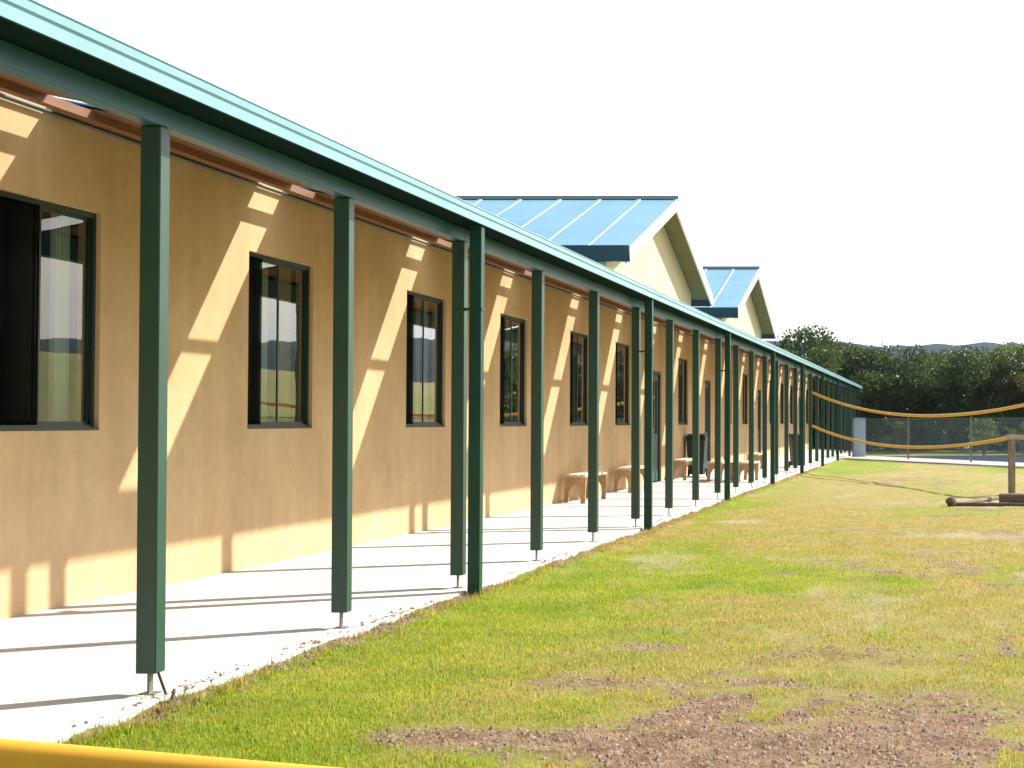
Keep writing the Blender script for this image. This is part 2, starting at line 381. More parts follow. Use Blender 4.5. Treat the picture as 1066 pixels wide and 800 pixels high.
# scruffy tufts along the slab edge
c_ = []
for i in range(520):
    y = 6.8+(RNG.random()**1.5)*44; x = -3.70+RNG.normal()*.05
    k = int(10+RNG.random()*26)
    r = .015+.04*RNG.random()
    c_.append(np.stack([x+RNG.normal(size=k)*r, y+RNG.normal(size=k)*r*1.6, gz(np.full(k, x), np.full(k, y))], -1))
for (x, y) in ((-3.70, 11.4), (-3.66, 11.55), (-3.66, 10.25), (-3.68, 13.9), (-3.67, 13.0), (-3.7, 12.3), (-3.66, 9.6)):
    k = 90; c_.append(np.stack([x+RNG.normal(size=k)*.05, y+RNG.normal(size=k)*.09, np.full(k, GZ)], -1))
P = np.concatenate(c_); ed = blades('grass_tufts', P, .015, .065, .005, .011, .9)
tag(ed, 'ragged longer grass tufts along the edge of the concrete floor', 'grass', kind='stuff')
# loose crumbs of soil / dead leaf litter along the slab edge and on bare patches
def litter(name, P, smin, smax, mat):
    n = len(P); s = smin+(smax-smin)*RNG.random(n)**2
    base = np.array([[1, 0, 0], [-.5, .87, 0], [-.5, -.87, 0], [0, 0, .7]])
    V = P[:, None, :]+base[None]*s[:, None, None]*(0.6+.8*RNG.random((n, 4, 1)))
    th = RNG.random(n)*6.28; c, s_ = np.cos(th), np.sin(th)
    D = V-P[:, None, :]; V = P[:, None, :]+np.stack([D[..., 0]*c[:, None]-D[..., 1]*s_[:, None], D[..., 0]*s_[:, None]+D[..., 1]*c[:, None], D[..., 2]], -1)
    f = np.array([[0, 1, 3], [1, 2, 3], [2, 0, 3]])
    F_ = (np.arange(n)[:, None, None]*4+f[None]).reshape(-1, 3)
    return big_mesh(name, V.reshape(-1, 3), F_, mat, k=3)
n = 9000; yy = 6.8+RNG.random(n)**1.6*30; xx = -3.735+RNG.normal(size=n)*.05
xx = xx+(fbm(xx*0, yy, .5, 3, 8)-.5)*.12; xx = np.where(xx < -3.80, -3.80-np.abs(RNG.normal(size=n))*.05, xx)
kk = RNG.random(n) < sstep(.42, .58, fbm(xx*0, yy, .8, 3, 21))+.12; P1 = np.stack([xx, yy, np.where(xx < -3.80, .001, gz(xx, yy))], -1)[kk]
n = 90000; yy = 6.2+RNG.random(n)**1.3*12; xx = -3.6+RNG.random(n)*(3.6+yy*.08)
b, d, p = patches(xx, yy); kk = RNG.random(n) < sstep(.35, .6, b)*.5
P2 = np.stack([xx, yy, gz(xx, yy)], -1)[kk]
li = litter('soil_crumbs', np.concatenate([P1, P2]), .004, .020, M['stone'])
tag(li, 'loose soil crumbs and leaf litter beside the slab and on bare patches', 'soil', kind='stuff')

# ------------------------------------------------------------------ verandah floor slab (falls towards the lawn)
XW = -5.9; XE = -3.80; FW = .11
def floor_z(x): return FW*(XE-.13-x)/(XE-.13-XW) if x < XE-.13 else 0.
mb = MB()
joints = [-4.0+ i*2.63 for i in range(0, 33)]
y = -4.; ye = 78.6
edges = [-4.]+[8.26+2.63*k-1.315 for k in range(-4, 28)]
edges = [e for e in edges if e <= ye]+[ye]
for a, b in zip(edges[:-1], edges[1:]):
    mb.prism([(XE, GZ-.12), (XE, -.008), (XE-.008, 0), (XE-.13, 0), (XW+.004, FW), (XW+.004, GZ-.12)], a+.004, b-.004)
o = mb.build('pavement', M['conc']); tag(o, kind='structure')
mb = MB(); mb.prism([(XE-.003, GZ-.12), (XE-.003, -.016), (XE-.13, -.010), (XW+.01, FW-.012), (XW+.01, GZ-.12)], -3.99, ye-.01)
o = mb.build('pavement_joint', mottled('joint_grout', (.16, .15, .13), (.22, .2, .18), 4, .9)); tag(o, kind='structure')

# ------------------------------------------------------------------ the building
YB0, YB1 = -4., 76.4
B = empty('school_building', (-5.9, 36, 0))
tag(B, 'long single-storey sand-rendered building with green posted verandah and two blue gabled roofs', 'building')
def part(mbx, name, mat, parent=B, label=None):
    o = mbx.build(name, mat, parent)
    if parent is B: o.matrix_parent_inverse = Matrix.Translation(-Vector(B.location))
    if label: o['label'] = label
    return o
def sub(mbx, name, mat, parent):
    o = mbx.build(name, mat, parent); return o
WW, SILL, HEAD = 1.45, 1.295, 2.82
WIN = [3.0, 6.95, 10.875, 14.815, 19.0, 22.9, 27.1, 30.8, 38.05, 46.2, 50.2, 58.1, 62.0, 66.0, 73.8]
DOOR = [34.5, 42.1, 54.2, 70.0]
DW, DH = 1.15, 2.42
ops = [(c-WW/2, c+WW/2, SILL, HEAD) for c in WIN]+[(c-DW/2, c+DW/2, FW-.05, DH) for c in DOOR]
def wall_open(mb, y0, y1, z0, z1, xf, xb, ops):
    ysb = sorted({y0, y1, *[o[0] for o in ops], *[o[1] for o in ops]})
    zsb = sorted({z0, z1, *[o[2] for o in ops], *[o[3] for o in ops]})
    for a, b in zip(ysb[:-1], ysb[1:]):
        mine = [o for o in ops if o[0] <= a+1e-6 and o[1] >= b-1e-6]
        segs = []
        if mine:
            o = mine[0]
            if o[2] > z0: segs.append((z0, o[2]))
            segs.append((o[3], z1))
        else: segs = [(z0, z1)]
        for (s, e) in segs:
            mb.add([(xf, a, s), (xf, b, s), (xf, b, e), (xf, a, e)], [(0, 1, 2, 3)])
            mb.add([(xb, a, s), (xb, b, s), (xb, b, e), (xb, a, e)], [(3, 2, 1, 0)])
    for (a, b, s, e) in ops:
        mb.add([(xf, a, s), (xf, a, e), (xb, a, e), (xb, a, s)], [(0, 1, 2, 3)])
        mb.add([(xf, b, s), (xf, b, e), (xb, b, e), (xb, b, s)], [(3, 2, 1, 0)])
        mb.add([(xf, a, s), (xb, a, s), (xb, b, s), (xf, b, s)], [(0, 1, 2, 3)])
        mb.add([(xf, a, e), (xb, a, e), (xb, b, e), (xf, b, e)], [(3, 2, 1, 0)])
mb = MB(); wall_open(mb, YB0, YB1, -.1, 3.465, XW, XW-.16, ops)
o = part(mb, 'wall', M['wall'])
mb = MB()
mb.box(-17.0, XW-.002, YB1-.16, YB1, -.1, 3.35); mb.box(-17.0, XW-.002, YB0, YB0+.16, -.1, 3.35); mb.box(-17.16, -17.0, YB0, YB1, -.1, 3.35)
part(mb, 'rear_wall', M['wall'])
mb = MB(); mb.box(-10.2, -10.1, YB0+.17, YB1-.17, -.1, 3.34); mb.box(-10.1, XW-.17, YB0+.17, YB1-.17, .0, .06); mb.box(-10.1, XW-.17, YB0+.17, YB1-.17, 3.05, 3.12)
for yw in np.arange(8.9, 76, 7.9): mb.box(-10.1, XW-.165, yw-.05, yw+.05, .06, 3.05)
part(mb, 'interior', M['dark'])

# roof skin with gaps for the clear sheets
SL = .205; XG = -3.74; ZR = 3.06
rz = lambda x: ZR+(XG-x)*SL if x > -5.95 else ZR+2.21*SL+(-5.95-x)*.12
SKY = [c-.22 for c in WIN+DOOR]; SKY.sort(); SKW = .28
def ribbed(mb, y0, y1, x0, x1, th=.0):
    """steel sheet running up the slope with small trapezoid ribs along y"""
    ysl = []; y = y0; 
    while y < y1-.19:
        ysl += [(y, 0), (y+.13, 0), (y+.145, .024), (y+.175, .024), (y+.19, 0)]; y += .19
    ysl.append((y1, 0))
    vs = []; fs = []
    for (yy, dz) in ysl: vs += [(x0, yy, rz(x0)+dz), (x1, yy, rz(x1)+dz)]
    for i in range(len(ysl)-1): fs.append((2*i, 2*i+1, 2*i+3, 2*i+2))
    mb.add(vs, fs)
spans = []; y = YB0
for s in SKY:
    if s-SKW > y: spans.append((y, s-SKW))
    y = s+SKW
spans.append((y, 78.3))
mb = MB()
for a, b in spans: ribbed(mb, a, b, XG+.03, -5.95)
ribbed(mb, YB0, YB1+.4, -5.95, -11.5)
part(mb, 'verandah_roof', M['roof'])
mb = MB()
zb = rz(-11.5)
mb.add([(-11.5, YB0, zb), (-11.5, YB1+.4, zb), (-17.6, YB1+.4, zb-1.05), (-17.6, YB0, zb-1.05)], [(0, 1, 2, 3)])
part(mb, 'rear_roof', M['roof'])
mb = MB()
for a, b in spans:
    mb.prism([(XG-.05, rz(XG-.05)-.014), (-5.93, rz(-5.93)-.014), (-5.93, rz(-5.93)-.030), (XG-.05, rz(XG-.05)-.030)], a+.002, b-.002)
part(mb, 'verandah_ceiling', M['timber'])
for s in SKY:
    if s < 5: continue
    mb = MB(); mb.add([(XG+.02, s-SKW+.002, rz(XG+.02)), (XG+.02, s+SKW-.002, rz(XG+.02)), (-5.92, s+SKW-.002, rz(-5.92)), (-5.92, s-SKW+.002, rz(-5.92))], [(0, 1, 2, 3)])
    part(mb, 'roof_skylight', M['poly'])
for xc in (-5.66, -4.78):
    mb = MB(); z = rz(xc)-.034; mb.box(xc-.035, xc+.035, YB0, 78.25, z-(.060 if xc < -5 else .042), z); part(mb, 'purlin', M['timber'])
mb = MB(); mb.tube([(-5.868, YB0+.3, 3.395), (-5.868, YB1-.3, 3.395)], .016, 8); part(mb, 'conduit', M['frame'])
# beam, fascia, gutter
PYs = [8.26+2.63*k for k in range(-1, 27)]
mb = MB(); xb0, xb1 = -3.975, -3.885; z0, z1 = 2.834, 3.045
y = YB0
while y < 78.2:       # lengths of beam butted over every third post
    e = min(y+7.89 if y > YB0 else 8.26-2.63*1+0.0, 78.2)
    mb.box(xb0, xb1, y+.0015, e-.0015, z0, z1, bev=.004); y = e
part(mb, 'beam', M['beam'])
mb = MB(); mb.box(-3.810, -3.792, YB0, 78.25, 2.945, 3.05); part(mb, 'fascia', M['darkgutter'])
mb = MB(); mb.prism([(-3.884, 2.934), (-3.664, 2.929), (-3.664, 2.932), (-3.884, 2.937)], YB0, 78.25); part(mb, 'eave_shade_strip', M['eave'])  # added thin strip: shade beneath the gutter put in as dark colour
prof = [(-3.789, 2.937), (-3.668, 2.934), (-3.660, 2.936), (-3.660, 2.940), (-3.662, 2.990), (-3.671, 2.996), (-3.671, 3.002), (-3.660, 3.008),
        (-3.660, 3.040), (-3.668, 3.048), (-3.660, 3.054), (-3.664, 3.060), (-3.676, 3.058), (-3.676, 2.950), (-3.778, 2.947), (-3.778, 3.045), (-3.789, 3.045)]
mb = MB(); mb.prism(prof, YB0, 78.35); part(mb, 'gutter', M['gutter'])

# posts
stir = None
for i, yc in enumerate(PYs):
    pe = empty('verandah_post', (-3.93, yc, 0)); pe.parent = B; pe.matrix_parent_inverse = Matrix.Translation(-Vector(B.location))
    if i == 0:
        mb = MB(); mb.box(-.051, .051, -.051, .051, .105, 2.830, bev=.005); pm = mb.build('post_shaft', M['green'], pe)
        mb = MB(); mb.box(-.006, .006, -.020, .020, .004, .104); mb.box(-.04, .04, -.04, .04, .0, .006); stir = mb.build('post_bracket', M['galv'], pe)
    else:
        c = pm.copy(); COL.objects.link(c); c.parent = pe
        c = stir.copy(); COL.objects.link(c); c.parent = pe
        pe.rotation_euler.z = R(random.uniform(-1.5, 1.5)); pe.rotation_euler.y = R(random.uniform(-.12, .12))
    if i == 1:
        mb = MB(); mb.tube([(.035, .01, .103), (.065, -.01, .05), (.095, -.03, .0)], .008, 6); mb.build('bent_rod', M['rust'], pe)
        pe['label'] = 'nearest verandah post with a bent rod sticking out of its foot'
# downpipes
for k in (-1, 2, 5, 8, 11, 14, 17, 20, 23, 26):
    yc = 8.26+2.63*k-.22
    mb = MB(); mb.box(-3.778, -3.682, yc-.05, yc+.05, GZ-.02, 2.936, bev=.005)
    p = part(mb, 'downpipe', M['pipe'])
    mb = MB()
    for z in (2.25,):
        mb = MB(); mb.prism([(-3.884, z), (-3.675, z), (-3.675, z+.02), (-3.884, z+.02)], yc-.053, yc+.053)
        mb.build('pipe_strap', M['pipe'], p)

# windows (fully modelled once, then copied)
SCR = 0.0
def make_window():
    r = empty('window')
    xg = -.055      # glass plane behind wall face
    a, b, s, e = -WW/2+.003, WW/2-.003, SILL+.003, HEAD-.003
    mb = MB(); fw = .034; x0, x1 = xg-.03, xg+.022
    mb.box(x0, x1, a, a+fw, s, e); mb.box(x0, x1, b-fw, b, s, e); mb.box(x0, x1, a+fw, b-fw, e-fw, e); mb.box(x0, x1, a+fw, b-fw, s, s+fw)
    mb.build('frame', M['frame'], r)
    mb = MB(); mb.box(xg+.0225, .004, a, b, s, s+.014); mb.build('sill', M['frame'], r)
    for k, (p, q, dx) in enumerate(((a+fw, .025, .012), (-.025, b-fw, -.012))):
        t_ = .025; mb = MB(); u0, u1 = xg+dx*.7-.007, xg+dx*.7+.007; sb, st_ = s+fw, e-fw
        mb.box(u0, u1, p, p+t_, sb, st_); mb.box(u0, u1, q-t_, q, sb, st_); mb.box(u0, u1, p+t_, q-t_, st_-t_, st_); mb.box(u0, u1, p+t_, q-t_, sb, sb+t_)
        mb.build('sash', M['frame'], r)
        mb = MB(); mb.add([(xg+dx*.7, p+t_, sb+t_), (xg+dx*.7, q-t_, sb+t_), (xg+dx*.7, q-t_, st_-t_), (xg+dx*.7, p+t_, st_-t_)], [(0, 1, 2, 3)])
        mb.build('pane', M['glass'], r)
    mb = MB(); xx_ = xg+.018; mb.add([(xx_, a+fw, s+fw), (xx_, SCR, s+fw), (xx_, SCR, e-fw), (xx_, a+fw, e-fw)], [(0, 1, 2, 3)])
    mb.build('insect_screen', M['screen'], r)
    return r
def curtain(y0, y1, mat, parent, seed):
    rn = random.Random(seed); n = 60; vs = []; fs = []
    ph = rn.random()*6
    for i in range(n+1):
        y = y0+(y1-y0)*i/n; x = -.22+.030*math.sin(ph+i*.52+.8*math.sin(i*.23))
        vs += [(x, y, SILL-.15), (x*.9-.02, y, 2.95)]
    for i in range(n): fs.append((2*i, 2*i+2, 2*i+3, 2*i+1))
    mb = MB(); mb.add(vs, fs, True); return mb.build('curtain', mat, parent)
w0 = None; wlist = []
for i, c in enumerate(WIN):
    if c < 8: continue
    if w0 is None: w0 = make_window(); r = w0
    elif i == 3:
        SCR = -.36; w1 = make_window(); r = w1
    else: r = copy_tree(w1)
    wlist.append((r, c, i))
for (r, c, i) in wlist:
    r.parent = B; r.matrix_parent_inverse = Matrix.Translation(-Vector(B.location)); r.location = (XW, c, 0)
    rn = random.Random(i)
    curtain(-.02, .20+rn.uniform(-.1, .1), M['curtain2' if i % 2 else 'curtain'], r, i)
    curtain(.40+rn.uniform(-.06, .1), .70, M['curtain2' if i % 3 else 'curtain'], r, i+50)
    curtain(-.45, -.15, M['curtain'], r, i+90)
# doors
for i, c in enumerate(DOOR):
    r = empty('door', (XW, c, 0)); r.parent = B; r.matrix_parent_inverse = Matrix.Translation(-Vector(B.location))
    a, b = -DW/2+.003, DW/2-.003
    mb = MB(); mb.box(-.13, -.03, a, a+.06, FW, DH-.003); mb.box(-.13, -.03, b-.06, b, FW, DH-.003); mb.box(-.13, -.03, a+.06, b-.06, DH-.063, DH-.003); mb.build('frame', M['frame'], r)
    mb = MB(); y0, y1 = a+.063, b-.063; mb.box(-.10, -.06, y0, y0+.13, FW+.01, DH-.07); mb.box(-.10, -.06, y1-.13, y1, FW+.01, DH-.07)
    mb.box(-.10, -.06, y0+.13, y1-.13, FW+.01, FW+1.0); mb.box(-.10, -.06, y0+.13, y1-.13, DH-.20, DH-.07); mb.build('leaf', M['door'], r)
    mb = MB(); mb.add([(-.08, y0+.13, FW+1.0), (-.08, y1-.13, FW+1.0), (-.08, y1-.13, DH-.2), (-.08, y0+.13, DH-.2)], [(0, 1, 2, 3)]); mb.build('pane', M['glass'], r)
    mb = MB(); mb.tube([(-.06, y0+.06, 1.12), (-.015, y0+.06, 1.12), (-.015, y0+.17, 1.12)], .010, 8); mb.build('handle', M['galv'], r)

# gabled roofs
def gable(yc):
    H_ = 5.45; XO = -5.45; XB = -16.; za = 5.98; k = (za-4.37)/H_
    wallh = 5.0
    # gable end wall + side walls
    mb = MB()
    zt = lambda d: za-.10-k*abs(d)
    prof = [(-wallh, 3.30), (wallh, 3.30), (wallh, zt(wallh)), (0, zt(0)), (-wallh, zt(wallh))]
    n = len(prof); vs = [(XW-.01, yc+p, z) for p, z in prof]+[(XB+.5, yc+p, z) for p, z in prof]
    mb.add(vs, [tuple(range(n)), tuple(range(n, 2*n))[::-1]]+[(i, n+i, n+(i+1) % n, (i+1) % n) for i in range(n)])
    part(mb, 'gable_wall', M['gable'])
    # roof planes with ribs
    mb = MB()
    for sgn in (-1, 1):
        L = []; x = XO
        while x > XB:
            L += [(x, 0), (x-.72, 0), (x-.735, .016), (x-.805, .016), (x-.82, 0)]; x -= .82
        vs = []; fs = []
        for (xx_, dz) in L: vs += [(xx_, yc, za+dz+.02), (xx_, yc+sgn*H_, za-k*H_+dz+.02)]
        for i in range(len(L)-1): fs.append((2*i, 2*i+1, 2*i+3, 2*i+2))
        mb.add(vs, fs)
    part(mb, 'gable_roof', M['roof'])
    # ridge cap
    mb = MB(); mb.add([(XO+.01, yc-.16, za+.02-.03), (XO+.01, yc, za+.085), (XO+.01, yc+.16, za+.02-.03), (XB, yc-.16, za-.01), (XB, yc, za+.085), (XB, yc+.16, za-.01)], [(0, 1, 4, 3), (1, 2, 5, 4)])
    part(mb, 'ridge_cap', M['darkgutter'])
    # soffit / eave lining
    mb = MB()
    for sgn in (-1, 1):
        d0, d1 = 0, H_-.02
        for (xa, xb) in ((XO-.045, XW-.012),):
            vs = [(xa, yc+sgn*d0, za-.06-k*d0), (xa, yc+sgn*d1, za-.06-k*d1), (xb, yc+sgn*d1, za-.06-k*d1), (xb, yc+sgn*d0, za-.06-k*d0)]
            vs += [(a, b, z-.02) for a, b, z in vs]
            mb.add(vs, [(0, 1, 2, 3), (7, 6, 5, 4), (0, 4, 5, 1), (1, 5, 6, 2), (2, 6, 7, 3), (3, 7, 4, 0)])
        mb.add([(XW-.012, yc+sgn*(wallh+.002), za-.062-k*wallh), (XW-.012, yc+sgn*d1, za-.062-k*d1), (XB, yc+sgn*d1, za-.062-k*d1), (XB, yc+sgn*(wallh+.002), za-.062-k*wallh)], [(0, 1, 2, 3)])
    part(mb, 'gable_soffit', M['soffit'])
    # purlin ends / trim board half way across the soffit
    # barge boards
    for sgn in (-1, 1):
        mb = MB(); bw = .25
        pts = [(0, za+.015), (H_+.02, za+.015-k*(H_+.02)), (H_+.02, za+.015-k*(H_+.02)-bw), (0, za+.015-bw)]
        vs = [(XO-.0, yc+sgn*p, z) for p, z in pts]+[(XO-.04, yc+sgn*p, z) for p, z in pts]
        mb.add(vs, [(0, 1, 2, 3), (7, 6, 5, 4), (0, 4, 5, 1), (1, 5, 6, 2), (2, 6, 7, 3)])
        part(mb, 'barge_board', M['cream'])
    # eave gutters
    for sgn in (-1, 1):
        mb = MB(); ye_ = yc+sgn*(H_+.02); xe_ = XO+.05 if sgn < 0 else XO-.06; zt_ = za-k*H_+.06
        pr = [(0, zt_-.28), (sgn*.11, zt_-.28), (sgn*.135, zt_-.26), (sgn*.135, zt_), (sgn*.12, zt_+.004), (sgn*.12, zt_-.12), (0, zt_-.26)]
        n = len(pr); vs = [(xe_, ye_+p, z) for p, z in pr]+[(XB, ye_+p, z) for p, z in pr]
        mb.add(vs, [(i, (i+1) % n, n+(i+1) % n, n+i) for i in range(n)]+[tuple(range(n))])
        mb.add([(xe_, ye_, zt_-.28), (xe_, ye_+sgn*.135, zt_-.28), (xe_, ye_+sgn*.135, zt_), (xe_, ye_, zt_)], [(0, 1, 2, 3)])
        part(mb, 'eave_gutter', M['darkgutter'])
for yc in (34.25, 49.8): gable(yc)

# ------------------------------------------------------------------ benches
def make_bench():
    r = empty('bench'); L = .88; Wd = .165
    mb = MB()
    for k in range(3):
        a = -Wd+k*.112; mb.box(a, a+.102, -L, L, .405, .445, bev=.006)
    mb.build('seat', M['seat'], r)
    for y in (-L+.07, L-.12):     # arched end panels
        mb = MB(); pr = []
        for (x, z) in ((-Wd, 0), (-Wd+.07, 0)): pr.append((x, z))
        for k in range(9):
            t_ = math.pi*(1-k/8); pr.append((math.cos(t_)*(Wd-.07), .10+.20*math.sin(t_)))
        pr += [(Wd-.07, 0), (Wd, 0), (Wd-.01, .403), (-Wd+.01, .403)]
        mb.prism(pr, y, y+.045); mb.build('leg', M['bench'], r)
    mb = MB(); mb.box(-.02, .02, -L+.118, L-.123, .30, .39); mb.build('stretcher', M['bench'], r)
    return r
bl = [((-5.67, 26.5), 0, 'timber bench with arched ends against the wall, nearest the camera'),
      ((-5.67, 30.4), 0, 'timber bench with arched ends half hidden behind the second downpipe'),
      ((-5.67, 36.75), 0, 'pale-topped timber bench beside the dark green wheeled bin and first door'),
      ((-4.33, 37.3), 1, 'timber bench standing out beside the posts past the third downpipe'),
      ((-4.85, 36.6), -2, 'timber bench in the middle of the verandah floor behind the posts'),
      ((-5.05, 45.2), 2, 'farthest timber bench standing deep in the verandah')]
b0 = make_bench()
for i, ((x, y), rz_, lab) in enumerate(bl):
    o = b0 if i == 0 else copy_tree(b0)
    o.location = (x, y, floor_z(x)); o.rotation_euler.z = R(rz_)
    tag(o, lab, 'bench', 'benches along the verandah')
for o in [b0]+[c for c in bpy.data.objects if c.name.startswith('bench.') and c.parent is None]: o.rotation_euler.y = R(3.0)
# wheeled bins
def make_bin():
    r = empty('wheeled_bin')
    mb = MB(); a, b = .21, .27
    vs = [(-a, -a, .06), (a, -a, .06), (a, a, .06), (-a, a, .06), (-b, -b, .95), (b, -b, .95), (b, b, .95), (-b, b, .95)]
    mb.add(vs, [(0, 3, 2, 1), (4, 5, 6, 7), (0, 1, 5, 4), (1, 2, 6, 5), (2, 3, 7, 6), (3, 0, 4, 7)]); mb.box(-.285, .285, -.285, .285, .90, .935, bev=.008)
    mb.build('body', M['bin'], r)
    mb = MB(); mb.add([(-.29, -.30, .952), (.29, -.30, .952), (.29, .28, .952), (-.29, .28, .952), (-.25, -.26, 1.03), (.25, -.26, 1.03), (.26, .28, 1.06), (-.26, .28, 1.06)],
                      [(0, 3, 2, 1), (4, 5, 6, 7), (0, 1, 5, 4), (1, 2, 6, 5), (2, 3, 7, 6), (3, 0, 4, 7)]); mb.build('lid', M['bin'], r)
    for s in (-1, 1):
        mb = MB(); mb.tube([(s*.24, .21, .1), (s*.285, .21, .1)], .1, 16); mb.build('wheel', M['dark'], r)
    mb = MB(); mb.tube([(-.22, .31, .98), (.22, .31, .98)], .014, 8); mb.build('handle', M['bin'], r)
    return r
o = make_bin(); o.scale = (.8, .8, .94); o.location = (-5.62, 38.3, floor_z(-5.62)); tag(o, 'dark green wheeled bin against the wall just past the first door', 'bin', 'wheeled bins')
o2 = copy_tree(o); o2.scale = (.72, .72, .95); o2.location = (-4.22, 48.9, floor_z(-4.22)); o2.rotation_euler.z = R(20); tag(o2, 'dark wheeled bin near the posts at the far end of the verandah', 'bin', 'wheeled bins')

# ------------------------------------------------------------------ yellow sleeved cables
def sag(p0, p1, s, n=40, skew=0):
    p0, p1 = Vector(p0), Vector(p1); out = []
    for i in range(n+1):
        t_ = i/n; p = p0.lerp(p1, t_); p.z -= s*4*t_*(1-t_); out.append(p)
    return out
mb = MB(); mb.tube(sag((-3.86, 50.3, 2.25), (2.9, 31.2, 2.02), .62), .037, 12); o = mb.build('yellow_cable', M['yellow']); tag(o, 'upper yellow sleeved cable sagging across the far lawn from a verandah post', 'cable', 'yellow barrier cables')
mb = MB(); mb.tube(sag((-3.86, 50.3, 1.24), (1.36, 32.42, 1.045), .38), .036, 12); o = mb.build('yellow_cable', M['yellow']); tag(o, 'lower yellow sleeved cable ending at the weathered timber rail', 'cable', 'yellow barrier cables')
mb = MB(); mb.tube(sag((-2.55, 3.15, .768), (.75, 2.95, .54), .006), .05, 20); o = mb.build('yellow_cable', M['yellow']); tag(o, 'large yellow sleeved cable close to the camera across the bottom left corner', 'cable', 'yellow barrier cables')
for (x, y, h_, lab) in ((-2.6, 3.15, .90, 'short timber post left of camera holding the near cable'), (.8, 2.95, .64, 'short timber post right of camera holding the near cable'), (2.95, 31.2, 2.2, 'tall timber pole beyond the right edge holding the upper cable')):
    mb = MB(); mb.tube([(x, y, GZ-.05), (x, y, h_-.02), (x, y, h_)], [.06, .055, .045], 12); o = mb.build('timber_post', M['weathered']); tag(o, lab, 'post', 'posts holding the yellow cables')

# ------------------------------------------------------------------ timber rail, sand pit logs
r = empty('timber_rail', (1.42, 32.5, GZ)); tag(r, 'weathered timber post and rail beside the log-edged sand pit', 'railing')
mb = MB(); mb.box(-.07, .07, -.07, .07, -.05, 1.08, bev=.012); p0 = mb.build('post', M['weathered'], r)
p1 = p0.copy(); COL.objects.link(p1); p1.parent = r; p1.location = (2.4, 0, 0)
mb = MB(); mb.box(-.10, 2.62, -.09, .09, 1.082, 1.175, bev=.014); mb.build('rail', mottled('pale_rail', (.42, .34, .25), (.6, .5, .38), 5, .85, 30, .5, .005, sc=(.6, 3, 3)), r)
def log(p, q, rad, lab):
    rn = random.Random(int(rad*1000)); n = 14; pts = []; rs = []
    for i in range(n+1):
        t_ = i/n; v = Vector(p).lerp(Vector(q), t_); v.y += .06*math.sin(t_*3); v.z += rn.uniform(-.006, .006); pts.append(v); rs.append(rad*(1+rn.uniform(-.07, .07)))
    mb = MB(); mb.tube(pts, rs, 14); o = mb.build('log', M['log']); tag(o, lab, 'log', 'logs edging the sand pit'); return o
log((.24, 28.15, GZ+.025), (3.4, 27.5, GZ+.025), .035, 'thin log edging the front of the sand pit')
log((1.04, 28.9, GZ+.08), (4.0, 28.7, GZ+.08), .10, 'thick log lying in front of the foot of the timber rail')
log((.30, 28.3, GZ+.025), (1.5, 31.2, GZ+.025), .035, 'thin log closing the left side of the sand pit')
mb = MB(); mb.tube([(.20, 28.0, GZ-.02), (.20, 28.0, GZ+.07), (.20, 28.01, GZ+.12), (.20, 28.01, GZ+.15), (.20, 28.01, GZ+.158)], [.085, .10, .092, .06, .02], 14); o = mb.build('stump', M['log']); tag(o, 'small round dark stump at the left corner of the sand pit', 'stump')
# broken stake beside nearest post
r = mb = MB(); mb.tube([(-3.70, 7.95, GZ-.01), (-3.73, 8.06, GZ+.05), (-3.745, 8.12, GZ+.115)], [.022, .016, .006], 7)
mb.tube([(-3.70, 7.95, GZ+.0), (-3.60, 7.80, GZ+.012)], [.02, .008], 7)
o = mb.build('broken_stake', M['rust']); tag(o, 'dark splintered stake lying at the slab edge by the nearest post', 'stake')

# ------------------------------------------------------------------ far fence, path, court
A = Vector((-3.46, 66.2, 0)); D = Vector((6.06, -12.0, 0)); dl = D.length; dn = D.normalized()
ang = math.atan2(dn.y, dn.x); LEN = 26
fe = empty('mesh_fence', (A.x, A.y, GZ), ang); tag(fe, 'low see-through mesh fence across the far end of the lawn', 'fence')
mb = MB(); mb.add([(0, 0, .06), (LEN, 0, .06), (LEN, 0, 1.55), (0, 0, 1.55)], [(0, 1, 2, 3)]); mb.build('mesh_panel', M['mesh'], fe)
mb = MB(); mb.tube([(0, 0, 1.56), (LEN, 0, 1.56)], .012, 8); mb.build('rail', M['bin'], fe)
mb = MB(); mb.tube([(0, 0, -.05), (0, 0, 1.62)], .035, 8); fp = mb.build('post', M['galv'], fe)
for s in (5.1, 10.1, 15.1, 20.1, 25.1):
    c = fp.copy(); COL.objects.link(c); c.parent = fe; c.location = (s, 0, 0)
mb = MB()
M2 = Matrix.Rotation(-ang, 4, 'Z')
mb.box(-.02, .50, -.02, .02, .02, 1.60, M=M2); mb.build('end_panel', M['panel'], fe)
mb = MB()
n_ = Vector((-dn.y, dn.x, 0))
a, b = A-n_*1.3, A+n_*1.2
for q in range(9):
    s0, s1 = q*3.0-1, q*3.0+1.99
    vs = [a+dn*s0, a+dn*s1, b+dn*s1, b+dn*s0]; vs = [Vector((v.x, v.y, GZ+.0)) for v in vs]
    mb.add([(v.x, v.y, GZ-.03) for v in vs]+[(v.x, v.y, GZ+.05) for v in vs], [(4, 5, 6, 7), (0, 4, 7, 3), (0, 1, 5, 4), (1, 2, 6, 5), (2, 3, 7, 6)])
o = mb.build('path', M['conc']); tag(o, kind='structure')
a, b = A+n_*1.25, A+n_*8.5
vs = [a-dn*1, a+dn*(LEN+6), b+dn*(LEN+6), b-dn*1]
o = mesh_np('road', [(v.x, v.y, GZ+.028) for v in vs], [(0, 1, 2, 3)], M['asphalt']); tag(o, kind='structure')

